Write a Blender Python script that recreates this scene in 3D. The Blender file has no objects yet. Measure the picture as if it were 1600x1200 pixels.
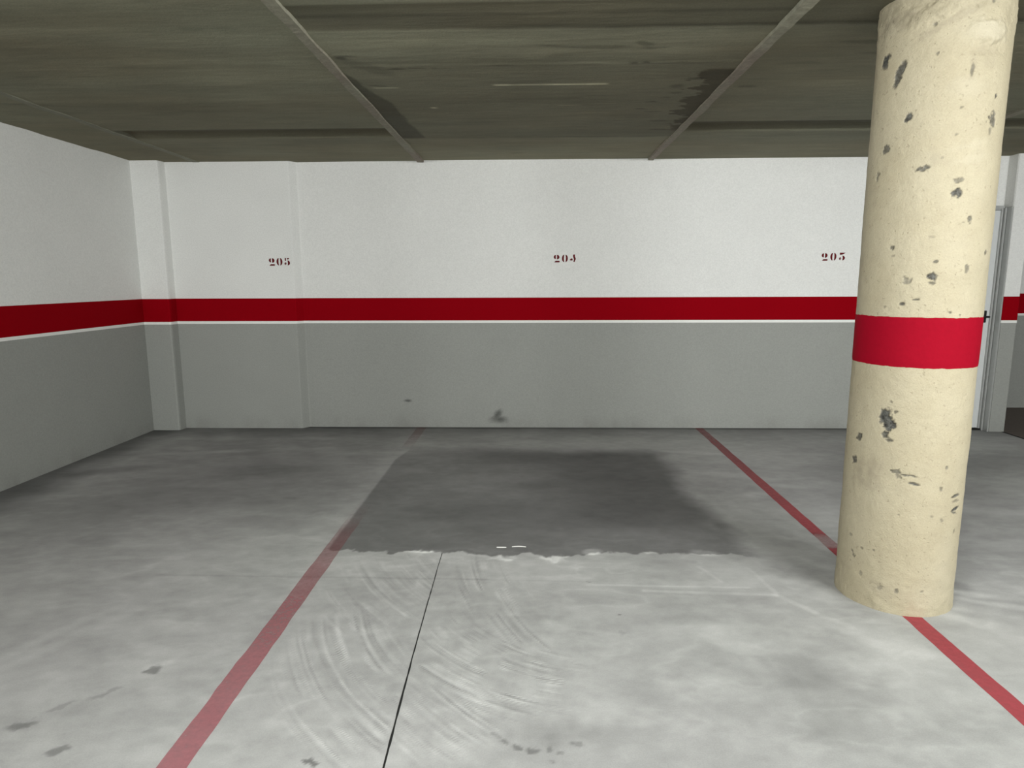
import bpy, bmesh, math
import numpy as np
from mathutils import Matrix, Vector

C = bpy.context.scene.collection
D_BACK = 5.90          # back wall plane
X_LEFT = -3.437        # left wall plane
Z_CEIL = 2.367
Z_RED0, Z_RED1, Z_WHITE0 = 0.985, 1.188, 0.962
CX, CY, CR = 1.5727, 2.7224, 0.2214

# ------------------------------------------------------------------ noise
def _hash(ix, iy, seed):
    h = (ix.astype(np.int64) * 374761393 + iy.astype(np.int64) * 668265263 + seed * 1442695041) & 0xFFFFFFFF
    h = ((h ^ (h >> 13)) * 1274126177) & 0xFFFFFFFF
    h = (h ^ (h >> 16)) & 0xFFFFFFFF
    return h / 4294967295.0
def vnoise(x, y, seed=0):
    ix = np.floor(x); iy = np.floor(y); fx = x - ix; fy = y - iy
    fx = fx * fx * fx * (fx * (fx * 6 - 15) + 10); fy = fy * fy * fy * (fy * (fy * 6 - 15) + 10)
    a = _hash(ix, iy, seed); b = _hash(ix + 1, iy, seed); c = _hash(ix, iy + 1, seed); d = _hash(ix + 1, iy + 1, seed)
    return (a * (1 - fx) + b * fx) * (1 - fy) + (c * (1 - fx) + d * fx) * fy
def fbm(x, y, seed=0, oct=4, gain=0.5):
    s = 0; a = 1; t = 0
    for i in range(oct):
        s = s + a * (vnoise(x, y, seed + i * 17) * 2 - 1); t += a; a *= gain; x = x * 2.03 + 5.1; y = y * 2.03 + 3.7
    return s / t
def sstep(a, b, x):
    t = np.clip((x - a) / (b - a), 0, 1); return t * t * (3 - 2 * t)
def blob(x, y, cx, cy, rx, ry, ang=0, soft=0.5):
    c, s = math.cos(math.radians(ang)), math.sin(math.radians(ang))
    u = (x - cx) * c + (y - cy) * s; v = -(x - cx) * s + (y - cy) * c
    d = np.sqrt((u / rx) ** 2 + (v / ry) ** 2)
    return 1 - sstep(1 - soft, 1 + soft, d)
def seg(x, y, p, q, w, soft=1.0):
    px, py = p; qx, qy = q; dx, dy = qx - px, qy - py; L = dx * dx + dy * dy
    t = np.clip(((x - px) * dx + (y - py) * dy) / L, 0, 1)
    d = np.hypot(x - px - t * dx, y - py - t * dy)
    return 1 - sstep(w * (1 - soft * .5), w * (1 + soft), d)

# ------------------------------------------------------------------ node helpers
class N:
    """a socket that can be computed with"""
    def __init__(s, nt, sock): s.nt = nt; s.s = sock
    def _m(s, op, *o):
        n = s.nt.nodes.new('ShaderNodeMath'); n.operation = op
        for i, v in enumerate((s,) + o):
            if isinstance(v, N): s.nt.links.new(v.s, n.inputs[i])
            else: n.inputs[i].default_value = v
        return N(s.nt, n.outputs[0])
    def __add__(s, o): return s._m('ADD', o)
    def __sub__(s, o): return s._m('SUBTRACT', o)
    def __mul__(s, o): return s._m('MULTIPLY', o)
    __radd__ = __add__; __rmul__ = __mul__
    def gt(s, o): return s._m('GREATER_THAN', o)
    def ss(s, a, b):
        n = s.nt.nodes.new('ShaderNodeMapRange'); n.interpolation_type = 'SMOOTHSTEP'
        s.nt.links.new(s.s, n.inputs[0]); n.inputs[1].default_value = a; n.inputs[2].default_value = b
        return N(s.nt, n.outputs[0])
def mat(name):
    m = bpy.data.materials.new(name); m.use_nodes = True; nt = m.node_tree
    return m, nt, nt.nodes['Principled BSDF'], nt.nodes['Material Output']
def coords(nt):
    t = nt.nodes.new('ShaderNodeTexCoord'); s = nt.nodes.new('ShaderNodeSeparateXYZ')
    nt.links.new(t.outputs['Object'], s.inputs[0])
    return t.outputs['Object'], N(nt, s.outputs[0]), N(nt, s.outputs[1]), N(nt, s.outputs[2])
def noise(nt, vec, scale, detail=4, rough=.55, stretch=None):
    if stretch:
        mp = nt.nodes.new('ShaderNodeMapping'); nt.links.new(vec, mp.inputs[0]); mp.inputs['Scale'].default_value = stretch; vec = mp.outputs[0]
    n = nt.nodes.new('ShaderNodeTexNoise'); nt.links.new(vec, n.inputs['Vector'])
    n.inputs['Scale'].default_value = scale; n.inputs['Detail'].default_value = detail; n.inputs['Roughness'].default_value = rough
    return N(nt, n.outputs[0])
def mix(nt, fac, a, b, mode='MIX'):
    n = nt.nodes.new('ShaderNodeMix'); n.data_type = 'RGBA'; n.blend_type = mode
    for i, v in ((0, fac), (6, a), (7, b)):
        if isinstance(v, N): nt.links.new(v.s, n.inputs[i])
        elif isinstance(v, (int, float)): n.inputs[i].default_value = v
        elif isinstance(v, tuple): n.inputs[i].default_value = (*v, 1) if len(v) == 3 else v
        else: nt.links.new(v, n.inputs[i])
    return n.outputs[2]
def gray(nt, v):
    n = nt.nodes.new('ShaderNodeCombineColor')
    for i in range(3): nt.links.new(v.s, n.inputs[i])
    return n.outputs[0]
def attr(nt, name):
    n = nt.nodes.new('ShaderNodeAttribute'); n.attribute_name = name
    return n
def bump(nt, bs, h, strength, dist=.01):
    n = nt.nodes.new('ShaderNodeBump'); n.inputs['Strength'].default_value = strength; n.inputs['Distance'].default_value = dist
    nt.links.new(h.s, n.inputs['Height']); nt.links.new(n.outputs[0], bs.inputs['Normal'])
def simple(name, col, rough=.6, metal=0, nscale=40, namp=.06, bstr=.1, spec=.3):
    m, nt, bs, out = mat(name); v, x, y, z = coords(nt)
    n = noise(nt, v, nscale)
    c = mix(nt, 1.0, col, gray(nt, n * (2 * namp) + (1 - namp)), 'MULTIPLY')
    nt.links.new(c, bs.inputs['Base Color']); bs.inputs['Roughness'].default_value = rough; bs.inputs['Metallic'].default_value = metal
    bs.inputs['Specular IOR Level'].default_value = spec
    if bstr: bump(nt, bs, n, bstr, .003)
    return m

# ------------------------------------------------------------------ materials
def wall_material():
    m, nt, bs, out = mat('painted_plaster'); v, x, y, z = coords(nt)
    up = z.gt(Z_RED1 - .08)
    fine = noise(nt, v, 130, 3, .6); mid = noise(nt, v, 2.2, 5, .6); spk = noise(nt, v, 95, 2, .7)
    tone = (mid * .10 + .95) + (fine * .05 - .025) + (spk * .30 - .15)
    base = mix(nt, up, (.325, .334, .314), (.80, .805, .785))
    c = mix(nt, 1.0, base, gray(nt, tone), 'MULTIPLY')
    # faint dirt rising from the floor, blotchy
    dirt = z.ss(.16, 0.0) * noise(nt, v, 3.5, 4, .6, (1, 1, .4)).ss(.42, .75)
    c = mix(nt, dirt * .28, c, (.12, .115, .10))
    nt.links.new(c, bs.inputs['Base Color']); bs.inputs['Roughness'].default_value = .72; bs.inputs['Specular IOR Level'].default_value = .2
    bump(nt, bs, fine * .6 + mid * 1.2, .35, .004)
    return m
M_WALL = wall_material()
M_RED = simple('dark_red_paint', (.275, .0012, .006), .8, 0, 60, .08, .2, .02)
M_WHITE = simple('white_line_paint', (.86, .86, .83), .6, 0, 60, .04, .1)
M_NUM = simple('stencil_red_paint', (.115, .001, .004), .8, 0, 150, .12, 0)
M_DARK = simple('dark_gap', (.012, .012, .011), .9, 0, 30, .1, 0)
M_BLACK = simple('black_plastic', (.012, .012, .013), .4, 0, 30, .1, 0)
M_FRAME = simple('galvanised_door_frame', (.46, .47, .46), .42, .35, 25, .10, .15)
M_LEAF = simple('pale_grey_door_paint', (.66, .68, .68), .45, 0, 20, .04, .1)
M_RIB = None

def floor_material():
    m, nt, bs, out = mat('trowelled_concrete'); v, x, y, z = coords(nt)
    a = attr(nt, 'stain_shade'); sp = nt.nodes.new('ShaderNodeSeparateColor'); nt.links.new(a.outputs['Color'], sp.inputs[0])
    tone = N(nt, sp.outputs[0]); warm = N(nt, sp.outputs[1]); hgt = N(nt, sp.outputs[2])
    f1 = noise(nt, v, 60, 4, .65); f2 = noise(nt, v, 210, 2, .7); f3 = noise(nt, v, 9, 5, .6)
    t = tone * ((f1 * .14 + .93) + (f2 * .34 - .17) + (f3 * .14 - .07)) * 2.0
    base = mix(nt, warm, (.362, .368, .357), (.330, .325, .327))
    c = mix(nt, 1.0, base, gray(nt, t), 'MULTIPLY')
    nt.links.new(c, bs.inputs['Base Color'])
    r = f3 * .25 + .5; nt.links.new(r.s, bs.inputs['Roughness']); bs.inputs['Specular IOR Level'].default_value = .3
    bump(nt, bs, hgt * 1.5 + f1 * .35 + f2 * .08, .35, .004)
    return m
M_FLOOR = floor_material()
def brown_floor():
    m, nt, bs, out = mat('brown_grey_asphalt'); v, x, y, z = coords(nt)
    n = noise(nt, v, 25, 5, .6)
    c = mix(nt, n, (.085, .068, .056), (.12, .10, .085)); nt.links.new(c, bs.inputs['Base Color']); bs.inputs['Roughness'].default_value = .85
    bump(nt, bs, n, .4, .006); return m
M_BROWN = brown_floor()
def ceiling_material(name, light, dark, bs_=.6):
    m, nt, bs, out = mat(name); v, x, y, z = coords(nt)
    a = attr(nt, 'stain_shade'); sp = nt.nodes.new('ShaderNodeSeparateColor'); nt.links.new(a.outputs['Color'], sp.inputs[0])
    tone = N(nt, sp.outputs[0]); warm = N(nt, sp.outputs[1])
    f1 = noise(nt, v, 14, 5, .65, (.35, 1.6, 1)); f2 = noise(nt, v, 130, 2, .7); f3 = noise(nt, v, 1.6, 4, .6)
    t = tone * 2.0 * ((f1 * .30 + .85) + (f2 * .50 - .25) + (f3 * .16 - .08))
    c = mix(nt, 1.0, mix(nt, warm, light, dark), gray(nt, t), 'MULTIPLY')
    nt.links.new(c, bs.inputs['Base Color']); bs.inputs['Roughness'].default_value = .8; bs.inputs['Specular IOR Level'].default_value = .15
    bump(nt, bs, f1 + f2 * .2, bs_, .006); return m
M_CEIL = ceiling_material('board_formed_concrete', (.225, .229, .168), (.205, .182, .120))
def rib_material():
    m, nt, bs, out = mat('brown_grey_joint_mortar'); v, x, y, z = coords(nt)
    f = noise(nt, v, 1.3, 3, .6).ss(.35, .65); g = noise(nt, v, 40, 4, .6); h = noise(nt, v, 260, 2, .6)
    c = mix(nt, f, (.290, .284, .215), (.265, .225, .180)); c = mix(nt, 1.0, c, gray(nt, g * .75 + .42 + h * .3), 'MULTIPLY')
    nt.links.new(c, bs.inputs['Base Color']); bs.inputs['Roughness'].default_value = .85; bump(nt, bs, g, .6, .006); return m
M_RIB = rib_material()
M_RIB0 = simple('smeared_joint_concrete', (.215, .216, .165), .85, 0, 18, .25, .4)
def column_material():
    m, nt, bs, out = mat('chipped_cream_paint'); v, x, y, z = coords(nt)
    a = attr(nt, 'stain_shade'); sp = nt.nodes.new('ShaderNodeSeparateColor'); nt.links.new(a.outputs['Color'], sp.inputs[0])
    chip = N(nt, sp.outputs[0]); smudge_shade = N(nt, sp.outputs[1]); lightp = N(nt, sp.outputs[2])
    f1 = noise(nt, v, 22, 5, .6); f2 = noise(nt, v, 180, 3, .6); f3 = noise(nt, v, 4, 4, .6)
    pits = noise(nt, v, 75, 2, .5).ss(.66, .74)
    c = mix(nt, f3.ss(.3, .7), (.385, .340, .236), (.418, .374, .268))
    c = mix(nt, 1.0, c, gray(nt, f1 * .18 + .91 + (f2 * .30 - .15)), 'MULTIPLY')
    c = mix(nt, pits * .35, c, (.25, .21, .14))
    c = mix(nt, lightp * .7, c, (.49, .45, .35))
    c = mix(nt, smudge_shade * .7, c, (.20, .17, .13))
    grit = noise(nt, v, 60, 4, .7)
    chipc = mix(nt, grit.ss(.35, .7), (.022, .021, .018), (.12, .12, .108))
    c = mix(nt, chip, c, chipc)
    nt.links.new(c, bs.inputs['Base Color']); bs.inputs['Roughness'].default_value = .6; bs.inputs['Specular IOR Level'].default_value = .25
    bump(nt, bs, f1 * 1.0 + f2 * .55 - chip * 1.2 - pits * .4, .6, .005); return m
M_COL = column_material()
M_BAND = simple('bright_red_paint', (.27, .0030, .014), .75, 0, 60, .09, .3, .05)

def line_material(name, patch):
    """worn red floor paint: the coat thins out and lets the concrete show"""
    m, nt, bs, out = mat(name); v, x, y, z = coords(nt)
    n1 = noise(nt, v, 1.7, 4, .6); n2 = noise(nt, v, 45, 4, .65)
    if patch:
        cover = y.ss(3.45, 2.6) * .26 + .32 + (n1 * .5 - .25) + y.ss(2.3, 1.5) * .08
        cover = cover - (y.ss(3.1, 4.0) * .40) + y.ss(5.05, 5.3) * .22
    else:
        cover = (n1 * .5 - .25) + .88 - y.ss(4.7, 5.7) * .35
        f = (y.ss(3.15, 3.22)) * (y.ss(3.42, 3.30)); cover = cover - f * .55 
    cover = cover + (n2 * .35 - .175)
    c = mix(nt, y.ss(2.9, 4.8) if not patch else y.ss(1.5, 4.5), (.34, .05, .062) if not patch else (.38, .13, .15), (.26, .065, .07))
    c = mix(nt, 1.0, c, gray(nt, n2 * .3 + .85), 'MULTIPLY')
    nt.links.new(c, bs.inputs['Base Color']); bs.inputs['Roughness'].default_value = .6; bs.inputs['Specular IOR Level'].default_value = .3
    tr = nt.nodes.new('ShaderNodeBsdfTransparent'); mx = nt.nodes.new('ShaderNodeMixShader')
    cl = cover._m('MINIMUM', .97)._m('MAXIMUM', .0)
    nt.links.new(cl.s, mx.inputs[0]); nt.links.new(tr.outputs[0], mx.inputs[1]); nt.links.new(bs.outputs[0], mx.inputs[2])
    nt.links.new(mx.outputs[0], out.inputs['Surface']); return m

# ------------------------------------------------------------------ mesh helpers
def link(name, me, parent=None, mats=()):
    o = bpy.data.objects.new(name, me); C.objects.link(o)
    for k in mats: me.materials.append(k)
    if parent: o.parent = parent
    return o
def mesh_from(name, verts, faces):
    me = bpy.data.meshes.new(name); me.from_pydata([tuple(map(float, v)) for v in verts], [], faces); me.update(); return me
def struct(o): o['kind'] = 'structure'; return o
def fix_normals(me):
    bm = bmesh.new(); bm.from_mesh(me); bmesh.ops.recalc_face_normals(bm, faces=bm.faces); bm.to_mesh(me); bm.free()
def offset(pts, d):
    """shift a plan polyline sideways (to the right of its direction) with mitred corners"""
    out = []
    for i, p in enumerate(pts):
        ns = []
        if i > 0: a = pts[i - 1]; ns.append(Vector((p[1] - a[1], -(p[0] - a[0]))).normalized())
        if i < len(pts) - 1: b = pts[i + 1]; ns.append(Vector((b[1] - p[1], -(b[0] - p[0]))).normalized())
        if len(ns) == 1: n = ns[0]
        else:
            n = (ns[0] + ns[1]); n = n / max(.3, (1 + ns[0].dot(ns[1])))
        out.append((p[0] + n[0] * d, p[1] + n[1] * d))
    return out
def slab(name, pts, z0, z1, front, back, m, parent=None):
    """wall or stripe along a plan polyline; front is the side facing the room"""
    A = offset(pts, front); B = offset(pts, back); n = len(pts)
    V = [(x, y, z0) for x, y in A] + [(x, y, z1) for x, y in A] + [(x, y, z0) for x, y in B] + [(x, y, z1) for x, y in B]
    F = []
    for i in range(n - 1):
        F += [(i, i + 1, n + i + 1, n + i), (2 * n + i + 1, 2 * n + i, 3 * n + i, 3 * n + i + 1),
              (n + i, n + i + 1, 3 * n + i + 1, 3 * n + i), (i + 1, i, 2 * n + i, 2 * n + i + 1)]
    F += [(0, n, 3 * n, 2 * n), (n - 1, 3 * n - 1, 4 * n - 1, 2 * n - 1)]
    me = mesh_from(name, V, F); fix_normals(me)
    return link(name, me, parent, [m])
def box_bm(bm, a, b, bev=0):
    r = bmesh.ops.create_cube(bm, size=1)
    c = [(a[i] + b[i]) / 2 for i in range(3)]; s = [abs(b[i] - a[i]) for i in range(3)]
    for v in r['verts']: v.co = Vector((v.co.x * s[0] + c[0], v.co.y * s[1] + c[1], v.co.z * s[2] + c[2]))
    if bev:
        es = {e for v in r['verts'] for e in v.link_edges}
        bmesh.ops.bevel(bm, geom=list(es), offset=bev, segments=2, affect='EDGES')
def bm_obj(name, bm, m, parent=None):
    me = bpy.data.meshes.new(name); bmesh.ops.recalc_face_normals(bm, faces=bm.faces); bm.to_mesh(me); bm.free()
    return link(name, me, parent, [m])
def grid_mesh(name, X, Y, Z, colour=None, uv_wrap=False):
    """X,Y,Z 2-D arrays -> grid mesh with an optional colour attribute"""
    r, c = X.shape
    me = bpy.data.meshes.new(name)
    co = np.stack([X, Y, Z], -1).reshape(-1, 3).astype(np.float32)
    idx = np.arange(r * c).reshape(r, c)
    if uv_wrap:
        i0 = idx[:-1, :]; nx = np.roll(idx, -1, axis=1)
        q = np.stack([i0, nx[:-1, :], nx[1:, :], idx[1:, :]], -1).reshape(-1, 4)
    else:
        q = np.stack([idx[:-1, :-1], idx[:-1, 1:], idx[1:, 1:], idx[1:, :-1]], -1).reshape(-1, 4)
    me.vertices.add(len(co)); me.vertices.foreach_set('co', co.ravel())
    me.loops.add(q.size); me.loops.foreach_set('vertex_index', q.ravel().astype(np.int32))
    me.polygons.add(len(q)); me.polygons.foreach_set('loop_start', np.arange(0, q.size, 4, dtype=np.int32))
    me.update(calc_edges=True)
    me.polygons.foreach_set('use_smooth', np.ones(len(q), bool))
    if colour is not None:
        at = me.color_attributes.new('stain_shade', 'FLOAT_COLOR', 'POINT')
        a = np.ones((len(co), 4), np.float32)
        for k in range(3): a[:, k] = colour[k].ravel()
        at.data.foreach_set('color', a.ravel())
    me.validate(); me.update()
    return me

# ------------------------------------------------------------------ floor
def axis(parts):
    out = []
    for a, b, s in parts: out.append(np.arange(a, b - 1e-6, s))
    out.append(np.array([parts[-1][1]])); return np.concatenate(out)
gx = axis([(-3.6, -1.6, .02), (-1.6, 1.6, .007), (1.6, 2.3, .012), (2.3, 4.17, .02)])
gy = axis([(-7, 1.0, .5), (1.0, 1.5, .05), (1.5, 3.3, .007), (3.3, 5.93, .015)])
X, Y = np.meshgrid(gx, gy)
def floor_tone(X, Y):
    wx = X + .05 * fbm(X * 3, Y * 3, 5); wy = Y + .05 * fbm(X * 3, Y * 3, 9)
    t = np.ones_like(X); warm = .35 + .5 * fbm(X * .9, Y * .9, 77, 3); h = np.zeros_like(X)
    t *= 1 + .13 * fbm(X * .8 + .35 * Y, Y * 1.6, 21, 5) + .10 * fbm(wx * 2.2, wy * 5.5, 33, 4) + .05 * fbm(X * 9, Y * 14, 44, 3)
    # diagonal trowel sweeps left of the left parking line
    di = fbm((X * .5 - Y * .85) * .8, (X * .85 + Y * .5) * 6, 61, 4)
    t *= 1 + .10 * di * sstep(-.9, -1.4, X)
    # the middle distance is darker than the foreground, most of all on the left
    t *= 1 - (.08 + .20 * sstep(-1.0, -1.3, X) * sstep(-3.3, -2.4, X)) * sstep(3.0, 4.1, Y + .25 * fbm(X * 1.2, Y * 1.2, 3) + .25 * np.clip(-X - 1.0, 0, 2) * .6)
    # wall-side dirt, with the shade along the wall feet painted in
    t *= 1 - .38 * sstep(5.35, 5.86, wy + .1 * fbm(X * 4, Y * 4, 8))
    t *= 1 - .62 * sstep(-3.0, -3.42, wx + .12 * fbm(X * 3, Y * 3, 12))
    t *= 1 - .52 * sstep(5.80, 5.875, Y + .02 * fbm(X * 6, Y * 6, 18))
    t *= 1 + .11 * fbm(X * 18, Y * 26, 46, 4) + .10 * fbm(wx * 4.5, wy * 11, 47, 5)
    rg = 1 - np.abs(fbm(wx * 3.1, wy * 6.5, 48, 4)) * 4          # thin pale wisps of cement bloom
    t *= 1 + .09 * np.clip(rg, 0, 1) ** 2 * sstep(-.25, .25, fbm(X * 1.1, Y * 1.3, 49, 3)) * sstep(4.3, 3.0, Y) + .05 * np.clip(rg, 0, 1) ** 2
    # broad darker, damp looking sweeps across the driven area
    t *= 1 - .12 * sstep(.05, .5, fbm(X * .9 - Y * .5, Y * 1.1 + X * .5, 50, 4))
    # screed patch
    rag = .085 * fbm(X * 5, Y * 3, 101, 5) + .035 * fbm(X * 26, Y * 12, 102, 4)
    eb = sstep(3.085, 3.105, Y + rag + .05 * sstep(-.6, -.95, X) * 0 + .035 * sstep(.3, .9, X))
    el = sstep(-1.035, -1.015, X + .004 * fbm(X * 9, Y * 9, 14) - .05 * sstep(4.75, 5.1, Y))
    er = 1 - sstep(.93, 1.13, X + .07 * fbm(X * 5, Y * 6, 103, 4) - .08 * sstep(3.6, 3.1, Y) + .02)
    et = 1 - sstep(4.92, 5.24, wy + .05 * fbm(X * 5, Y * 5, 104))
    P = eb * el * er * et
    pt = (.43 + .15 * sstep(3.1, 4.6, Y)) * (1 + .10 * fbm(wx * 1.8, wy * 3, 105, 4))
    pt *= 1 - .36 * blob(wx, wy, .70, 4.40, .50, .75, 15, .8)
    pt *= 1 - .28 * blob(wx, wy, .1, 4.92, .9, .18, 0, .7)
    pt *= 1 + .26 * blob(wx, wy, .68, 3.30, .42, .17, 8, .9)
    pt *= 1 + .14 * blob(wx, wy, -.28, 4.1, .34, .26, 0, .9) + .12 * fbm(wx * 3.5, wy * 6, 106, 5)
    pt *= 1 + .30 * blob(wx, wy, -.75, 4.90, .38, .14, 0, .8)
    t = t * (1 - P) + t * pt * P
    warm = warm + .35 * P * blob(X, Y, .7, 3.4, .6, .5, 0, .9)
    t *= 1 - .25 * blob(wx, wy, 1.10, 3.42, .06, .14, 20, .5)
    t *= 1 - .22 * blob(wx, wy, 1.0, 3.75, .08, .22, 10, .6)
    # pale crust along the ragged front edge of the patch
    edge = np.exp(-((Y + rag + .035 * sstep(.3, .9, X) - 3.072) / .028) ** 2) * sstep(-.75, -.5, X) * sstep(1.15, .9, X)
    cr = sstep(.05, .45, fbm(X * 9, Y * 14, 120, 3))
    t *= 1 + .55 * edge * cr
    t *= 1 - .22 * np.exp(-((Y + rag - 3.115) / .015) ** 2) * sstep(0, .4, fbm(X * 6, Y * 3, 121, 2)) * sstep(-.5, -.3, X) * sstep(1.1, .8, X)
    t *= 1 + .9 * blob(wx, wy, .33, 3.12, .05, .035, 0, .4) + .5 * blob(wx, wy, .86, 3.12, .07, .03, 0, .5) + .35 * blob(wx, wy, -.55, 3.10, .10, .012, 0, .5)
    # pale apron in front of the patch
    ap = blob(wx, wy, .15, 2.85, 1.2, .22, 0, .5); t *= 1 + .07 * ap
    W = lambda p, q, w, a: a * seg(X + .008 * fbm(X * 8, Y * 8, 130), Y + .006 * fbm(X * 8, Y * 8, 131), p, q, w)
    brk = .45 + .75 * vnoise(X * 9, Y * 2, 140)
    t *= 1 + brk * (W((.25, 2.755), (.97, 2.745), .006, .20) + W((.50, 2.705), (1.06, 2.675), .009, .30) + W((1.06, 2.68), (1.16, 2.53), .012, .16)
                    + W((1.02, 2.95), (1.07, 2.70), .008, .16) + W((1.16, 2.52), (1.26, 2.42), .012, .10) + W((.80, 2.95), (.86, 2.80), .008, .14))
    t *= 1 - W((-1.72, 2.816), (-.2, 2.80), .007, .12) - W((-.3, 2.80), (.3, 2.785), .005, .08)
    # pale scuffs
    for cx, cy, rx, ry, an, a in [(-1.82, 5.10, .22, .06, 0, .28), (-2.35, 5.02, .16, .05, 10, .34), (-2.65, 4.98, .2, .05, 8, .2), (-1.35, 5.0, .3, .07, 0, .14),
                                  (-2.78, 5.1, .12, .05, 0, .25), (-2.75, 5.45, .3, .05, 0, .12), (-1.95, 5.45, .35, .05, 0, .12),
                                  (1.43, 4.00, .10, .04, 20, .26), (1.35, 4.45, .22, .04, -8, .20), (1.85, 4.2, .3, .06, 0, .16), (1.30, 5.0, .25, .04, -15, .18), (1.9, 4.9, .5, .12, 0, .10),
                                  (1.9, 2.72, .14, .03, -12, .30), (2.02, 2.60, .22, .025, -20, .30), (1.75, 2.48, .12, .03, -30, .22), (1.35, 2.30, .22, .04, -40, .14), (1.28, 2.28, .10, .03, -50, .18),
                                  (2.75, 3.72, .35, .07, -10, .20), (3.3, 4.1, .3, .1, 0, .15), (-1.95, 2.1, .40, .03, 62, .14), (-1.75, 2.30, .25, .03, 60, .14), (-1.3, 2.12, .05, .02, 20, .18),
                                  (.75, 2.30, .10, .06, -40, .13), (.80, 2.12, .03, .07, 15, .16), (.62, 2.40, .18, .04, 0, .10), (1.35, 2.05, .3, .08, -20, .10)]:
        t *= 1 + a * blob(wx, wy, cx, cy, rx, ry, an, .75)
    # dark marks, plus painted shade of the column beside its foot
    for cx, cy, rx, ry, an, a in [(-1.85, 4.50, .38, .16, 0, .20), (-2.3, 3.85, .7, .22, 20, .12), (-1.50, 3.9, .06, .03, 0, .18), (-3.05, 4.45, .28, .08, 25, .25), (-2.6, 4.2, .6, .10, 15, .12), 
                                  (.333, 2.00, .105, .055, 0, .14), (.20, 2.0, .05, .04, 0, .07), (.03, 1.80, .13, .06, 0, .16), (.22, 1.795, .12, .045, 0, .11), (.06, 1.765, .05, .03, 0, .12),
                                  (.92, 2.13, .16, .09, 30, .17), (1.02, 1.98, .22, .12, 40, .10), (.60, 2.5, .10, .10, 0, .08), (1.0, 1.85, .3, .12, 0, .06),
                                  (.90, 2.62, .12, .04, 0, .10), (.72, 2.68, .22, .03, 0, .10), (.45, 2.60, .3, .05, 0, .08), (1.25, 2.95, .18, .10, -45, .18),
                                  (2.2, 2.5, .25, .06, -20, .12), (1.87, 2.80, .06, .05, 0, .30), (2.3, 3.1, .4, .15, -10, .10), (3.0, 4.7, .8, .3, 0, .14),
                                  (-.45, 2.00, .18, .14, 0, .07), (-.52, 2.35, .15, .1, 0, .08), (-.7, 2.7, .2, .12, 0, .07)]:
        t *= 1 - a * blob(wx, wy, cx, cy, rx, ry, an, .6)
    u = X + .022 * fbm(X * 34, Y * 34, 150); v = Y + .022 * fbm(X * 34, Y * 34, 151)
    for cx, cy, rx, ry, an, a in [(-1.323, 2.077, .022, .026, 0, .50), (-1.565, 1.781, .035, .018, 40, .42), (-1.375, 1.674, .035, .018, 20, .42), (-1.405, 1.945, .05, .012, 40, .22), (-1.5, 1.88, .04, .01, 40, .2),
                                  (-.625, 1.650, .007, .016, 40, .6), (-.610, 1.637, .012, .006, 20, .5), (-.106, 1.764, .014, .012, 0, .30), (-.073, 1.742, .020, .013, -20, .42), (-.034, 1.717, .016, .013, 0, .46),
                                  (.007, 1.707, .015, .013, 0, .46), (.053, 1.713, .010, .008, 0, .34), (.09, 1.709, .012, .009, 0, .38), (.14, 1.739, .022, .012, 0, .32), (.067, 1.675, .010, .006, 0, .34),
                                  (.361, 2.497, .007, .007, 0, .62), (.264, 2.792, .009, .008, 0, .45), (.36, 2.35, .012, .02, 20, .14), (-1.05, 2.45, .05, .02, 20, .12)]:
        t *= 1 - a * blob(u, v, cx, cy, rx, ry, an, .35)
    # fan-shaped trowel scratches crossing the saw cut
    def arcs(cx, cy, r0, r1, m, amp, seed, f=62):
        nonlocal t, h
        r = np.hypot(X - cx, Y - cy); th = np.arctan2(Y - cy, X - cx)
        rr = r + .012 * fbm(X * 2.2, Y * 2.2, seed)
        n = vnoise(rr * f, th * 3.0, seed + 1) * 2 - 1; n2 = vnoise(rr * f * 2.2, th * 5, seed + 2) * 2 - 1
        gate = sstep(.28, .60, vnoise(rr * f * .3 + 7, th * 9, seed + 3))
        k = m * sstep(r0 - .05, r0 + .03, r) * sstep(r1 + .05, r1 - .03, r)
        w = (.75 * n + .55 * n2 + .15) * gate * (.45 + .8 * vnoise(th * 16, r * 9, seed + 4)) * k
        t *= 1 + 1.45 * amp * w; h += w * .8
    lft = sstep(-.41, -.45, X); rgt = sstep(-.43, -.40, X)
    arcs(.68, 3.60, 1.15, 1.95, blob(X, Y, -.62, 2.70, .28, .36, -35, .35) * lft, .20, 201, 95)
    arcs(.60, 2.92, 1.15, 1.75, blob(X, Y, -.60, 1.98, .24, .52, 22, .35) * lft, .22, 211, 95)
    arcs(.32, 2.78, .62, 1.15, blob(X, Y, -.15, 2.14, .34, .26, -30, .35) * rgt, .24, 221, 90)
    arcs(1.62, 3.28, 1.45, 2.05, blob(X, Y, -.15, 2.58, .15, .45, 20, .40), .16, 241, 95)
    arcs(.85, 2.95, 1.1, 1.75, blob(X, Y, -.28, 1.84, .18, .20, -30, .35) * rgt, .22, 261, 95)
    t *= 1 + .05 * blob(X, Y, -.35, 2.2, .55, .75, 15, .5) * fbm(X * 30, Y * 12, 281, 4) * 2
    return t * .5, np.clip(warm, 0, 1), h
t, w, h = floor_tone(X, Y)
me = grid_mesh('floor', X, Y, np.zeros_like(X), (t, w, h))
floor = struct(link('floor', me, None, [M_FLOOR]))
# neighbouring brown bay behind the pier (same storey, own surfacing)
bm = bmesh.new(); box_bm(bm, (4.185, -7, -.2), (10, 7.1, -.004)); box_bm(bm, (3.0, 5.93, -.2), (4.185, 7.1, -.004))
struct(bm_obj('floor', bm, M_BROWN))
bm = bmesh.new(); box_bm(bm, (4.168, -7, -.05), (4.188, 5.78, .0015))
bm_obj('edge_joint', bm, M_DARK, floor)
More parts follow.
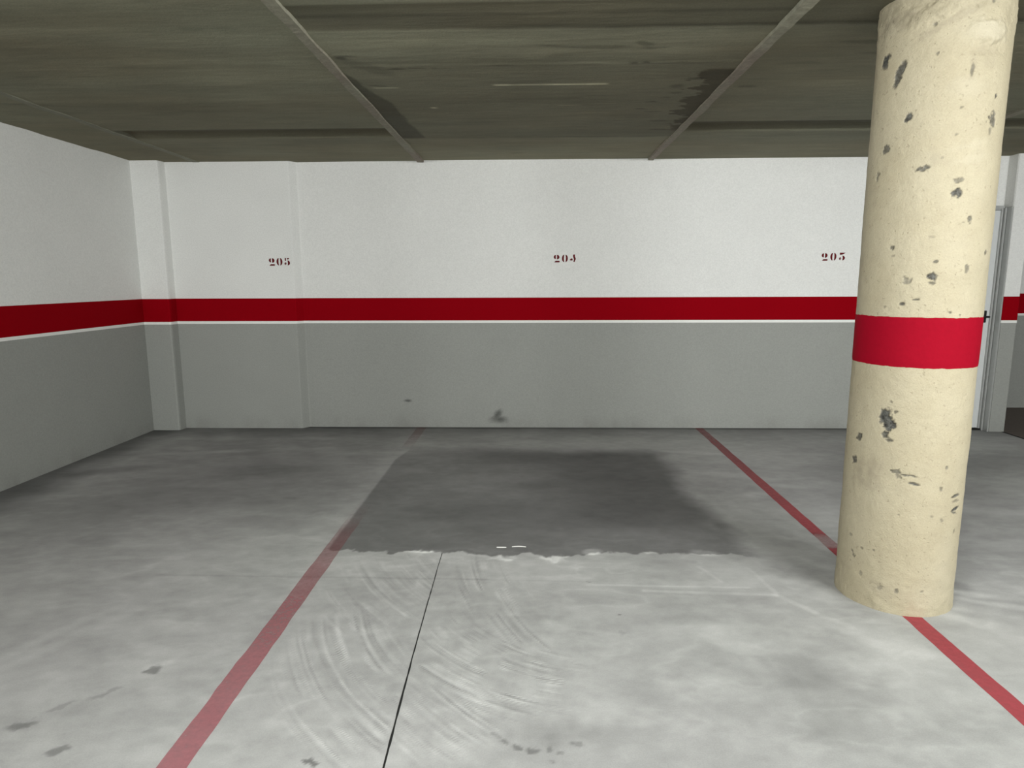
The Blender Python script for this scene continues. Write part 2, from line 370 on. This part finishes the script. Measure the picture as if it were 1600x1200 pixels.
# saw cut, slightly bent, thin dark groove in the slab
P = [(-.441, 3.085), (-.436, 2.75), (-.430, 2.333), (-.420, 1.95), (-.410, 1.60), (-.395, .9)]
V = []; F = []; k = 0
n = 160
ys = np.linspace(3.085, .9, n)
xs = np.interp(-ys, [-p[1] for p in P], [p[0] for p in P]) + .0012 * fbm(ys * 12, ys * 0, 7)
wd = (.0012 + .0010 * vnoise(ys * 30, ys * 0, 9)) * (1 + 1.0 * sstep(3.0, 1.6, ys))
for i in range(n): V += [(xs[i] - wd[i], ys[i], .0006), (xs[i] + wd[i], ys[i], .0006)]
F = [(2 * i, 2 * i + 1, 2 * i + 3, 2 * i + 2) for i in range(n - 1)]
link('saw_cut', mesh_from('saw_cut', V, F), floor, [M_DARK])
# two thin slivers of pale plaster stuck at the patch edge
for (x0, x1, y0, bend) in ((-.172, -.122, 3.158, 0), (-.094, -.022, 3.166, .006)):
    V = []; m_ = 12
    for i in range(m_ + 1):
        s = i / m_; x = x0 + (x1 - x0) * s; y = y0 + bend * math.sin(math.pi * s) ; ww = .0045 * (math.sin(math.pi * (s * .9 + .05)) ** .4)
        V += [(x, y - ww, .001), (x, y + ww, .003)]
    link('plaster_sliver', mesh_from('plaster_sliver', V, [(2 * i, 2 * i + 2, 2 * i + 3, 2 * i + 1) for i in range(m_)]), floor, [M_WHITE])

# ------------------------------------------------------------------ painted parking lines
def parking_line(xc, half, seed, m, label):
    ys = np.linspace(.3, 5.895, 260); V = []
    for y in ys:
        e0 = .0035 * float(fbm(np.array(y * 9.), np.array(1.), seed)); e1 = .0035 * float(fbm(np.array(y * 9.), np.array(4.), seed + 5))
        V += [(xc - half + e0, y, .0004), (xc + half + e1, y, .0004)]
    me = mesh_from('parking_line', V, [(2 * i, 2 * i + 1, 2 * i + 3, 2 * i + 2) for i in range(len(ys) - 1)])
    o = link('parking_line', me, None, [m]); o['label'] = label; o['category'] = 'floor line'; return o
parking_line(-1.005, .043, 3, line_material('worn_red_line', True), 'faded red parking line on the floor, left of the dark patch')
parking_line(1.540, .036, 8, line_material('red_line', False), 'stronger red parking line on the floor running under the cream column')

# ------------------------------------------------------------------ ceiling
cxs = axis([(-3.6, 3.4, .014), (3.4, 4.3, .04)])
cys = axis([(-7, 2.2, .4), (2.2, 5.95, .014)])
X, Y = np.meshgrid(cxs, cys)
RIBS = [-2.905, -.956, 1.030, 3.015]
def ceil_fields(X, Y):
    z = np.full_like(X, Z_CEIL)
    wy = Y + .012 * fbm(X * 1.3, Y * 1.3, 301) + .006 * fbm(X * 6, Y * 6, 302)
    outer = np.maximum(sstep(-2.90, -2.86, X) * sstep(-.95, -.98, X), sstep(1.03, 1.06, X))
    left = sstep(-.95, -.98, X); mid = sstep(-.98, -.95, X) * sstep(1.05, 1.02, X); rightp = sstep(1.03, 1.06, X)
    g1 = 4.645 * left + 4.555 * (1 - left) + .03 * (X - 1) * 0
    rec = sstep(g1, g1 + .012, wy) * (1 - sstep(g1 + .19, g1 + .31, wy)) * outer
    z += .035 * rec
    # between ribs the middle panel has shallow board steps
    far = sstep(2.885, 2.90, wy)
    near = (1 - far) * sstep(2.62, 2.64, wy)
    z += .003 * near * np.maximum(mid, rightp)
    z += .004 * sstep(4.97, 4.985, wy) * mid + .004 * sstep(4.985, 5.2, wy) * mid
    z -= .003 * sstep(3.33, 3.335, wy) * mid
    z += .004 * fbm(X * .8, Y * 5, 305, 4)
    t = 1 + .16 * fbm(X * .7, Y * 3.5, 311, 5) + .10 * fbm(X * 3.2, Y * 6, 314, 5) + .07 * fbm(X * 2.5, Y * 18, 312, 4) + .06 * fbm(X * 1.1, Y * 1.1, 313, 3)
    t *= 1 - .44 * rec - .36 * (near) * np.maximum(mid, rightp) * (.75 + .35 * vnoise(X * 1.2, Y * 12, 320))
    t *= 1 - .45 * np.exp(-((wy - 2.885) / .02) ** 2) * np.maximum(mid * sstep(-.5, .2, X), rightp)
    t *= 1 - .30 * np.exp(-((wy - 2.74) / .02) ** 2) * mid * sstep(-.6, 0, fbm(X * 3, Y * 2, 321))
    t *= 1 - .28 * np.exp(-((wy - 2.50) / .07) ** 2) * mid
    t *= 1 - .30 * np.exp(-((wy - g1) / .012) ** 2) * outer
    t *= 1 - .16 * sstep(3.15, 3.36, wy) * mid * sstep(5.0, 4.95, wy)
    t *= 1 - .25 * np.exp(-((wy - 3.345) / .010) ** 2) * mid * sstep(-.3, .3, fbm(X * 3, Y * 0, 322)) - .25 * np.exp(-((wy - 4.96) / .02) ** 2) * mid * sstep(-.2, .4, fbm(X * 4, Y * 0, 323))
    t *= 1 + .22 * np.exp(-((wy - 3.03) / .09) ** 2) * mid + .10 * sstep(3.0, 3.2, Y) * left * fbm(X * 1.5, Y * 1.5, 324, 3)
    t *= 1 + .10 * sstep(5.0, 5.05, wy) * mid
    wx = X + .045 * fbm(X * 7, Y * 12, 330, 4); w2 = Y + .05 * fbm(X * 6, Y * 12, 331, 4)
    dark = lambda cx, cy, rx, ry, an, a, soft=.25, x_=None, y_=None: a * blob(wx, w2, cx, cy, rx, ry, an, soft)
    # dark wet stains beside the two ribs
    e = -.925 + np.interp(Y, [3.3, 3.5, 3.8, 4.0, 4.5, 4.9], [-.03, .02, .07, .125, .13, .165]) + .015 * fbm(X * 9, Y * 9, 340)
    ls = sstep(e + .008, e - .012, X) * sstep(-.97, -.95, X) * sstep(3.35, 3.5, Y) * sstep(4.97, 4.92, w2)
    t *= 1 - .46 * ls
    e = 1.0 - np.interp(Y, [3.3, 3.45, 3.9, 4.35, 4.8], [.10, .15, .115, .085, .0]) + .12 * fbm(X * 9, Y * 22, 341, 4)
    rs = sstep(e - .008, e + .008, X) * sstep(1.05, 1.02, X) * sstep(3.42, 3.46, w2) * sstep(4.85, 4.7, Y)
    t *= 1 - .50 * rs
    for cx, cy, rx, ry, an, a in [(.49, 3.339, .02, .012, 0, .55), (.549, 3.332, .02, .012, 0, .55), (.76, 3.94, .035, .010, 0, .45), (.70, 4.03, .030, .010, 0, .45), (.66, 4.18, .035, .010, 0, .35), (.78, 3.72, .04, .03, 0, .35), (.85, 3.60, .05, .02, 0, .35),
                                  (.80, 3.85, .03, .02, 0, .3), (.75, 4.25, .05, .02, 0, .25), (.83, 4.5, .06, .02, 0, .3), (.88, 4.75, .07, .015, 0, .35), (.316, 3.12, .12, .02, 0, .22), (.50, 3.08, .05, .02, 30, .35), (.56, 3.14, .06, .015, 0, .3), (.12, 3.10, .10, .015, 10, .22),
                                  (-.88, 3.22, .03, .02, 40, .45), (-.85, 3.19, .05, .01, 0, .4), (-.79, 3.36, .16, .05, 50, .22), (-.66, 3.385, .05, .010, 0, .55), (-.55, 3.37, .12, .006, 0, .45), (-.80, 3.65, .05, .006, 0, .4), (-.15, 3.35, .08, .006, 0, .35),
                                  (-.35, 4.98, .03, .01, 0, .35), (1.16, 3.75, .05, .02, 0, .3), (1.67, 3.25, .15, .03, 0, .22), (1.45, 3.1, .12, .02, 0, .22), (1.3, 3.38, .10, .02, 0, .18), (-2.55, 3.44, .08, .02, 0, .15), (-1.39, 2.85, .05, .02, 0, .18),
                                  (-1.25, 2.86, .05, .03, 0, .12), (-2.95, 3.95, .3, .02, 10, .15), (-.12, 5.60, .05, .02, 0, .2)]:
        t *= 1 - a * blob(X + .012 * fbm(X * 18, Y * 18, 350), Y + .012 * fbm(X * 18, Y * 30, 351), cx, cy, rx, ry, an, .4)
    for cx, cy, rx, ry, an, a in [(.05, 3.17, .22, .05, 0, .22), (.62, 3.17, .25, .04, 0, .22), (-.4, 3.05, .4, .06, 0, .12), (1.7, 3.6, .5, .3, 0, .10), (-1.4, 3.6, .8, .5, 0, .10), (-1.6, 3.25, .5, .02, 5, .12), (.85, 4.3, .10, .25, 10, .12), (.45, 3.9, .3, .5, 0, .05)]:
        t *= 1 + a * blob(wx, w2, cx, cy, rx, ry, an, .8)
    # a few pale hairlines left by board joints
    ln = lambda x0, x1, y0, w, a: a * sstep(x0 - .01, x0 + .02, X) * sstep(x1 + .01, x1 - .02, X) * np.exp(-((Y - y0 - .01 * (X - x0) * 0) / w) ** 2)
    brk = .6 + .6 * vnoise(X * 22, Y * 0, 360)
    t += brk * (ln(-.20, .41, 3.666, .009, 2.4) + ln(-.85, -.70, 3.69, .007, 1.5) + ln(-.60, -.56, 4.12, .010, 2.0) + ln(.15, .30, 4.09, .007, .35))
    warm = .35 + .45 * fbm(X * .9, Y * 2.2, 371, 3) + .5 * rs + .3 * rec + .3 * near * np.maximum(mid, rightp)
    warm += .25 * sstep(5.0, 5.3, Y)
    return z, t * .5, np.clip(warm, 0, 1)
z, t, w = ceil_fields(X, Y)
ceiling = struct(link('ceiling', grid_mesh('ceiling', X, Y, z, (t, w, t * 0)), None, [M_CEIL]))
# mortar ribs between the slab panels
for ri, xr in enumerate(RIBS):
    ys = np.linspace(-6.9, 5.89, 420); V = []
    hw = (.030 if ri == 0 else .029)
    for i, y in enumerate(ys):
        yy = np.array(y)
        e0 = .006 * float(fbm(yy * 5, yy * 0 + ri, 401)); e1 = .006 * float(fbm(yy * 5, yy * 0 + ri, 405)); dz = .004 * float(fbm(yy * 7, yy * 0 + ri, 409))
        zb = Z_CEIL - (.012 if ri else .003) + dz
        V += [(xr - hw + e0, y, Z_CEIL + .03), (xr - hw + .004 + e0, y, zb), (xr + hw - .004 + e1, y, zb - .001), (xr + hw + e1, y, Z_CEIL + .03)]
    F = []
    for i in range(len(ys) - 1):
        for k in range(3): F.append((4 * i + k, 4 * i + k + 1, 4 * i + k + 5, 4 * i + k + 4))
    me = mesh_from('mortar_rib', V, F); fix_normals(me)
    link('mortar_rib', me, ceiling, [M_RIB if ri else M_RIB0])
# higher slab over the neighbouring bay
bm = bmesh.new(); box_bm(bm, (4.26, 5.95, 2.52), (10, 7.1, 2.7)); box_bm(bm, (4.26, -7, Z_CEIL), (10, 5.95, 2.7)); box_bm(bm, (3.0, 5.95, 2.52), (4.26, 7.1, 2.7))
o = struct(bm_obj('ceiling', bm, simple('plain_concrete', (.17, .17, .13), .85, 0, 12, .2, .3)))

# ------------------------------------------------------------------ walls
def stripes(o, pts):
    slab('red_stripe', pts, Z_RED0, Z_RED1, .0015, -.002, M_RED, o)
    slab('white_stripe', pts, Z_WHITE0, Z_RED0, .0018, -.002, M_WHITE, o)
ZT = Z_CEIL + .06
pl = [(X_LEFT, -7.0), (X_LEFT, 5.80)]
o = struct(slab('wall_left', pl, -.02, ZT, 0, -.2, M_WALL)); stripes(o, pl)
pp = [(X_LEFT, 5.745), (-3.210, 5.745), (-3.199, 5.750), (-3.194, 5.765), (-3.180, 5.90)]
o = struct(slab('trim_1', pp, -.02, ZT, 0, -.05, M_WALL)); stripes(o, pp)
pb = [(-3.30, 5.842), (-2.11, 5.842), (-2.099, 5.847), (-2.053, 5.898), (-2.042, 5.903), (-2.0, 5.900), (3.08, 5.900)]
o = struct(slab('wall_back', pb, -.02, ZT, 0, -.2, M_WALL)); stripes(o, pb)
ph = [(3.08, 5.9), (4.06, 5.9)]
o2 = slab('door_lintel', ph, 1.955, ZT, 0, -.2, M_WALL, o)
pr = [(4.058, 6.10), (4.058, 5.795), (4.064, 5.785), (4.192, 5.785), (4.20, 5.793), (4.20, 6.9)]
o = struct(slab('wall_right', pr, -.02, ZT + .3, 0, -.03, M_WALL))
ps = [(4.058, 5.87), (4.058, 5.795), (4.064, 5.785), (4.192, 5.785), (4.20, 5.793), (4.20, 6.9)]
stripes(o, ps[1:])
pf = [(4.2, 6.92), (10.0, 6.92)]
o = struct(slab('wall_far', pf, -.02, 2.6, 0, -.2, M_WALL)); stripes(o, pf)
struct(slab('wall_behind', [(10.0, -7.0), (X_LEFT - .2, -7.0)], -.02, ZT, 0, -.2, M_WALL))
struct(slab('wall_side', [(10.0, 7.1), (10.0, -7.0)], -.02, 2.7, 0, -.2, M_WALL))
# scuffs on the lower wall
def smudge_mat():
    m, nt, bs, out = mat('rubber_scuff'); v, x, y, z = coords(nt)
    n = noise(nt, v, 70, 4, .7)
    sx = nt.nodes.new('ShaderNodeVectorMath'); sx.operation = 'LENGTH'; nt.links.new(v, sx.inputs[0])
    # object space is scaled so the mark spans a unit disc
    d = N(nt, sx.outputs['Value']) + (noise(nt, v, 2.0, 5, .7) * .8 - .4)
    f = d.ss(1.0, .0) * .48
    bs.inputs['Base Color'].default_value = (.05, .055, .05, 1); bs.inputs['Roughness'].default_value = .8
    tr = nt.nodes.new('ShaderNodeBsdfTransparent'); mx = nt.nodes.new('ShaderNodeMixShader')
    nt.links.new(f.s, mx.inputs[0]); nt.links.new(tr.outputs[0], mx.inputs[1]); nt.links.new(bs.outputs[0], mx.inputs[2]); nt.links.new(mx.outputs[0], out.inputs[0])
    return m
MS = smudge_mat(); wb = bpy.data.objects['wall_back']
for (x, z, rx, rz, rot) in ((-1.128, .249, .055, .022, 0), (-.298, .128, .075, .045, -50), (-.29, .075, .12, .05, 0)):
    me = mesh_from('scuff_mark', [(math.cos(a) * 1.0, 0, math.sin(a) * 1.0) for a in np.linspace(0, 2 * math.pi, 25)[:-1]], [list(range(24))])
    s = link('scuff_mark', me, wb, [MS]); s.location = (x, D_BACK - .0015, z); s.scale = (rx, 1, rz); s.rotation_euler = (0, math.radians(rot), 0)

# ------------------------------------------------------------------ door beside the pier
door = bpy.data.objects.new('door_1', None); C.objects.link(door); door.location = (3.6, 5.9, 0); struct(door)
def child(name, bm, m, parent=door):
    o = bm_obj(name, bm, m, parent); o.matrix_parent_inverse = parent.matrix_world.inverted() if parent.type == 'MESH' else Matrix.Translation((-3.6, -5.9, 0)); return o
bm = bmesh.new(); box_bm(bm, (3.135, 5.868, .018), (4.014, 5.908, 1.915), .002); leaf = child('door_leaf', bm, M_LEAF)
bm = bmesh.new()
for (a, b) in ((4.018, 4.030), (4.034, 4.046)): pass
box_bm(bm, (4.012, 5.855, 0), (4.028, 5.915, 1.93), .002)     # stop bead beside the leaf
box_bm(bm, (4.030, 5.835, 0), (4.044, 5.915, 1.935), .003)    # middle rebate
box_bm(bm, (4.044, 5.780, 0), (4.0575, 5.915, 1.94), .003)    # outer casing lining the pier
box_bm(bm, (3.105, 5.870, 0), (3.135, 5.915, 1.93), .003)
child('door_frame', bm, M_FRAME)
bm = bmesh.new(); box_bm(bm, (3.105, 5.865, 1.918), (4.044, 5.915, 1.955), .003); child('frame_head', bm, M_FRAME)
bm = bmesh.new(); box_bm(bm, (3.11, 5.85, .0), (4.05, 5.93, .016)); child('gap_shade', bm, M_DARK)  # dark strip standing in for the shaded gap under the leaf
bm = bmesh.new()
box_bm(bm, (3.950, 5.860, .96), (3.986, 5.868, 1.065), .003)
box_bm(bm, (3.967, 5.815, 1.005), (3.981, 5.866, 1.019), .003)
box_bm(bm, (3.860, 5.812, 1.003), (3.990, 5.826, 1.021), .005)
child('door_handle', bm, M_BLACK)

# ------------------------------------------------------------------ stencilled bay numbers
def arc_poly(cx, cy, rx, ry, a0, a1, inner, n=14):
    """crescent between an ellipse arc and its chord pushed inwards"""
    o = [(cx + rx * math.cos(math.radians(a)), cy + ry * math.sin(math.radians(a))) for a in np.linspace(a0, a1, n)]
    i = [(cx + inner * rx * math.cos(math.radians(a)), cy + ry * .93 * math.sin(math.radians(a))) for a in np.linspace(a1, a0, n)]
    return o + i
G = {
 '2': [arc_poly(.40, .70, .36, .28, 110, 250, .12), arc_poly(.50, .68, .42, .32, -66, 70, .12),
       [(.10, .0), (.92, .0), (.98, .12), (.90, .20), (.36, .20), (.24, .13)]],
 '0': [arc_poly(.44, .5, .40, .50, 104, 256, .24), arc_poly(.56, .5, .40, .50, -76, 76, .24)],
 '5': [[(.16, 1.0), (.34, .97), (.34, .62), (.24, .58), (.14, .62)], [(.48, .96), (.84, .98), (.78, .82), (.62, .76), (.50, .82)],
       arc_poly(.52, .32, .42, .33, -76, 78, .20), arc_poly(.24, .22, .17, .17, 0, 330, 0.0)],
 '3': [[(.12, 1.0), (.98, 1.0), (.78, .84), (.46, .74), (.14, .72)], arc_poly(.52, .30, .42, .31, -76, 82, .20), arc_poly(.22, .22, .16, .17, 0, 330, 0.0)],
 '4': [[(-.02, .28), (.22, .50), (.44, .42), (.44, .24), (.18, .20)], [(.50, .92), (.62, 1.02), (.80, .98), (.78, .75), (.94, .42), (.74, .0), (.56, .04), (.64, .35), (.52, .68)]],
}
def number(txt, x0, z0, x1, z1, label):
    bm = bmesh.new(); hgt = .066; pitch = (x1 - x0 - .052) / 2
    for i, ch in enumerate(txt):
        for poly in G[ch]:
            pts = [(x0 + i * pitch + px * .057, z0 + (z1 - z0) * (i / 2) + py * hgt) for px, py in poly]
            fr = [bm.verts.new((x, -.0012, z)) for x, z in pts]
            try: f = bm.faces.new(fr)
            except ValueError: continue
            r = bmesh.ops.extrude_face_region(bm, geom=[f])
            for v in r['geom']:
                if isinstance(v, bmesh.types.BMVert): v.co.y = .0008
    bmesh.ops.triangulate(bm, faces=[f for f in bm.faces if len(f.verts) > 4])
    o = bm_obj('bay_number', bm, M_NUM); o['label'] = label; o['category'] = 'number'; return o
n1 = number('205', -2.322, 1.476, -2.133, 1.478, 'dark red stencilled number 205 on the white wall, leftmost number'); n1.location.y = 5.842
n2 = number('204', .202, 1.496, .398, 1.498, 'dark red stencilled number 204 on the middle of the back wall'); n2.location.y = 5.9
n3 = number('203', 2.540, 1.500, 2.742, 1.503, 'dark red stencilled number 203 on the wall beside the cream column'); n3.location.y = 5.9

# ------------------------------------------------------------------ column
na, nz = 380, 600
ang = np.linspace(0, 2 * np.pi, na, endpoint=False)       # 0 faces the camera side (-Y), positive to the right
zz = np.linspace(-.01, Z_CEIL + .03, nz)
A, Zc = np.meshgrid(ang, zz)
As = (A + np.pi) % (2 * np.pi) - np.pi
U = As * CR
def col_fields(U, Z):
    wu = U + .016 * fbm(U * 45, Z * 45, 501, 4, .6); wz = Z + .018 * fbm(U * 45, Z * 45, 502, 4, .6)
    deg = math.radians(1) * CR
    chip = np.zeros_like(U); sm = np.zeros_like(U); lt = np.zeros_like(U); d = np.zeros_like(U)
    CH = [(-83, 2.162, .022, .030, -20, 1), (-66, 2.100, .020, .052, -20, .9), (-54.5, 1.932, .014, .018, -20, .95), (-73.6, 1.837, .015, .024, 0, .8), (-37.4, 1.748, .028, .013, 20, .85),
          (-82, 1.736, .010, .018, 0, .6), (-6.1, 1.702, .018, .010, 0, .6), (-6.5, 1.650, .018, .018, 10, .95), (8.4, 1.564, .016, .018, 0, .75), (21.5, 1.909, .013, .026, 0, .8), (25, 1.99, .008, .012, 0, .9), (20.5, 1.87, .006, .013, 0, .5),
          (-56, 1.462, .014, .008, 20, .75), (-56.5, 1.430, .008, .008, 0, .5), (-42.3, 1.341, .018, .013, 0, .55), (-20.7, 1.354, .018, .016, 0, .95), (-18.7, 1.408, .007, .006, 0, .8), (-20, 1.33, .014, .005, 0, .7),
          (9.2, 1.382, .013, .020, -20, .6), (34.5, 1.441, .007, .009, 0, .7), (-43.8, 1.251, .011, .006, 10, .95), (-32.6, 1.269, .012, .004, 15, .9), (-37, 2.241, .006, .006, 0, .6), (-33, 2.142, .005, .005, 0, .6), (-4, 2.075, .005, .022, 0, .6), (9.8, 2.30, .006, .006, 0, .6),
          (-49.5, .812, .028, .036, 0, 1), (-46, .775, .022, .026, 0, 1), (-47, .735, .012, .018, 0, .9), (-40, .83, .009, .012, 0, .7), (-44, .715, .014, .007, 0, .8), (-77.8, .703, .012, .016, 0, .85), (-82, .601, .013, .016, 0, .85),
          (-35.5, .596, .022, .014, 0, .7), (-33, .575, .014, .009, 0, .5), (-24, .584, .030, .0035, -5, .85), (-19, .553, .019, .0045, -10, 1), (27.8, .500, .026, .006, 5, .9), (29, .478, .022, .005, 0, .45), (30, .446, .024, .006, 12, 1), (28, .431, .018, .003, -20, .8),
          (11.9, .618, .006, .006, 0, .6), (7.2, .534, .006, .010, 20, .6), (.8, .422, .006, .006, 0, .4), (11.6, .405, .007, .009, 0, .45), (32, .351, .006, .010, 0, .55), (-72, .201, .010, .016, 20, .6), (-61.6, .133, .007, .010, 0, .45), (-40, .100, .009, .008, 20, .4),
          (-25.5, .099, .006, .011, 0, .6), (-1.2, .108, .006, .005, 0, .45), (-62, .24, .006, .006, 0, .5), (-50, .25, .004, .004, 0, .5), (-78, .28, .010, .006, 0, .4), (-30, .42, .004, .004, 0, .4), (-10, 1.95, .006, .003, 20, .5), (-12, 1.86, .006, .004, 20, .5),
          (-24, 1.50, .012, .003, 0, .3), (2, 1.55, .006, .003, 0, .35), (-46, .87, .005, .005, 0, .5), (-2, 1.22, .004, .003, 0, .7), (8, 1.21, .004, .003, 0, .6), (-60, 1.24, .006, .004, 0, .4), (15, 1.90, .004, .004, 0, .4), (-22, 1.78, .006, .003, 15, .35)]
    for a, z, ru, rz, an, k in CH:
        if min(ru, rz) < .0075: chip = np.maximum(chip, k * blob(U + .3 * (wu - U), Z + .25 * (wz - Z), a * deg, z, ru, max(rz, .0035), an, .35))
        else: chip = np.maximum(chip, k * blob(wu, wz, a * deg, z, ru * .85, rz * .85, an, .25))
    SM = [(-72, .575, .020, .055, 0, .45), (-58, .585, .022, .045, 10, .45), (-63, .52, .045, .020, 0, .40), (-80, .53, .010, .05, 0, .4), (-50, .60, .008, .03, 0, .3), (-82, .13, .03, .07, 0, .2), (-62, 2.28, .05, .03, 25, .35), (-78, 2.30, .05, .012, 15, .5), (-28, 1.78, .012, .03, 0, .25),
          (-40, .09, .06, .03, 0, .2), (-4, 2.09, .008, .05, 0, .3), (-28, 2.24, .10, .010, 25, .35), (-83, 1.66, .008, .05, 0, .3), (12, 2.10, .03, .02, 0, .2), (9, 2.14, .05, .018, 0, .25)]  # smudges, plus painted shade under the lump at the head
    for a, z, ru, rz, an, k in SM: sm = np.maximum(sm, k * blob(wu, wz, a * deg, z, ru, rz, an, .7) * (.5 + .8 * vnoise(U * 60, Z * 60, 505)))
    LT = [(8, 2.205, .07, .035, 0, .7), (-6, 2.02, .05, .03, 0, .35), (3, 1.82, .06, .012, 10, .35), (2, 1.77, .06, .01, 12, .35), (0, .09, .07, .04, 0, .3), (22, .2, .04, .12, 0, .25), (-2, 1.44, .05, .06, 0, .2)]  # pale patches; the first paints the highlight on the head lump
    for a, z, ru, rz, an, k in LT: lt = np.maximum(lt, k * blob(wu, wz, a * deg, z, ru, rz, an, .8))
    # surface: hand-rendered mortar, rougher towards the head, slight swell at the foot
    d += .0018 * fbm(U * 9, Z * 7, 511, 4) + .0018 * sstep(.35, .05, Z) * fbm(U * 30, Z * 30, 516, 4) + .0007 * fbm(U * 60, Z * 60, 512, 3)
    top = sstep(2.18, 2.30, Z + .03 * fbm(U * 6, Z * 6, 513))
    d += top * .0055 * fbm(U * 22, Z * 30, 514, 4)
    d += .010 * blob(wu, wz, 9 * deg, 2.205, .065, .035, 0, .45) - .004 * blob(wu, wz, 9 * deg, 2.150, .06, .02, 0, .6)
    d += .006 * blob(wu, wz, -34 * deg, 2.29, .10, .03, 22, .25)
    d -= .0022 * chip * (chip > .4)
    d += .003 * sstep(.10, 0, Z) * (.5 + fbm(U * 20, Z * 20, 515))
    band = sstep(.995, 1.0, Z) * sstep(1.212, 1.207, Z)
    d = d * (1 - .6 * band)
    return chip, sm, lt, d
chip, sm, lt, d = col_fields(U, Zc)
R = CR + d
Xc = np.sin(A) * R; Yc = -np.cos(A) * R
me = grid_mesh('concrete_column', Xc, Yc, Zc, (chip, sm, lt), uv_wrap=True)
fix = link('concrete_column', me, None, [M_COL]); fix.location = (CX, CY, 0)
fix['label'] = 'round cream concrete column with chipped paint and a bright red band'; fix['category'] = 'column'
# red band: thin coat following the column, edges slightly uneven
k = 260; angb = np.linspace(0, 2 * np.pi, k, endpoint=False); rows = 14
Ab, Sb = np.meshgrid(angb, np.linspace(0, 1, rows))
e0 = 1.0035 + .0018 * fbm(Ab * 4, Ab * 0, 601); e1 = 1.2065 + .0016 * fbm(Ab * 4, Ab * 0 + 3, 603)
Zb = e0 + (e1 - e0) * Sb
_, _, _, db = col_fields(((Ab + np.pi) % (2 * np.pi) - np.pi) * CR, Zb)
Rb = CR + db + np.where((Sb < .01) | (Sb > .99), -.0006, .0012)
me = grid_mesh('red_band', np.sin(Ab) * Rb, -np.cos(Ab) * Rb, Zb, None, uv_wrap=True)
link('red_band', me, fix, [M_BAND])

# ------------------------------------------------------------------ lamps of the car park (over the aisle, behind the viewpoint), and one added fill lamp
M_HOUSE = simple('white_lamp_housing', (.7, .7, .7), .4, 0, 20, .03, 0)
m, nt, bs, out = mat('lit_tube'); bs.inputs['Base Color'].default_value = (.9, .9, .9, 1); bs.inputs['Emission Color'].default_value = (.95, 1, .95, 1); bs.inputs['Emission Strength'].default_value = 3.0
M_TUBE = m
LAMPS = [(-2.5, -2.4, 262, 'nearest the left wall'), (2.7, -.35, 178, 'second farthest from the left wall'), (4.3, -.35, 240, 'farthest from the left wall'), (.05, .8, 90, 'added fill light, nearest the saw cut in the floor')]  # last entry is an added fill; middle two split one lamp for softer shadows
def lamp(x, y, power, label):
    r = bpy.data.objects.new('ceiling_light', None); C.objects.link(r); r.location = (x, y, Z_CEIL); r['label'] = label; r['category'] = 'ceiling lamp'; r['group'] = 'lamps over the aisle'
    bm = bmesh.new(); box_bm(bm, (-.64, -.075, -.075), (.64, .075, .01), .01); bm_obj('housing', bm, M_HOUSE, r)
    bm = bmesh.new(); q = bmesh.ops.create_cone(bm, cap_ends=True, segments=16, radius1=.013, radius2=.013, depth=1.2, matrix=Matrix.Translation((0, 0, -.095)) @ Matrix.Rotation(math.pi / 2, 4, 'Y'))
    bm_obj('tube', bm, M_TUBE, r)
    for sg in (-1, 1):                       # the two flanks of the prismatic diffuser
        L = bpy.data.lights.new('lamp_light', 'AREA'); L.shape = 'RECTANGLE'; L.size = 1.2; L.size_y = .10; L.energy = power / 2; L.color = (.985, 1.0, .985)
        lo = bpy.data.objects.new('lamp_light', L); C.objects.link(lo); lo.parent = r; lo.location = (0, sg * .05, -.125); lo.rotation_euler = (sg * math.radians(52), 0, 0)
for lx, ly, pw, lb in LAMPS: lamp(lx, ly, pw, 'white batten lamp on the ceiling, ' + lb)

w = bpy.data.worlds.new('world'); bpy.context.scene.world = w; w.use_nodes = True
w.node_tree.nodes['Background'].inputs[0].default_value = (.5, .55, .5, 1); w.node_tree.nodes['Background'].inputs[1].default_value = .02

# ------------------------------------------------------------------ camera
f_px, pitch, yaw, roll = 1023.0, .1587, -.0286, .0035
def ray(a, u2, fw):
    c, s = math.cos(roll), math.sin(roll); x2 = c * a + s * u2; u = -s * a + c * u2
    c, s = math.cos(pitch), math.sin(pitch); yy = c * fw + s * u; zz_ = -s * fw + c * u
    c, s = math.cos(yaw), math.sin(yaw); return Vector((c * x2 + s * yy, -s * x2 + c * yy, zz_))
rt, up, fw = ray(1, 0, 0), ray(0, 1, 0), ray(0, 0, 1)
cam = bpy.data.cameras.new('camera'); co = bpy.data.objects.new('camera', cam); C.objects.link(co)
Mx = Matrix(((rt.x, up.x, -fw.x, 0), (rt.y, up.y, -fw.y, 0), (rt.z, up.z, -fw.z, 1.35), (0, 0, 0, 1)))
co.matrix_world = Mx; cam.sensor_width = 36; cam.sensor_fit = 'HORIZONTAL'; cam.lens = 36 * f_px / 1600; cam.clip_start = .05
sc = bpy.context.scene; sc.camera = co
sc.view_settings.view_transform = 'Standard'; sc.view_settings.look = 'None'; sc.view_settings.gamma = 1; sc.view_settings.exposure = 0.0
sc.view_settings.use_curve_mapping = False
sc.cycles.max_bounces = 8; sc.cycles.diffuse_bounces = 5
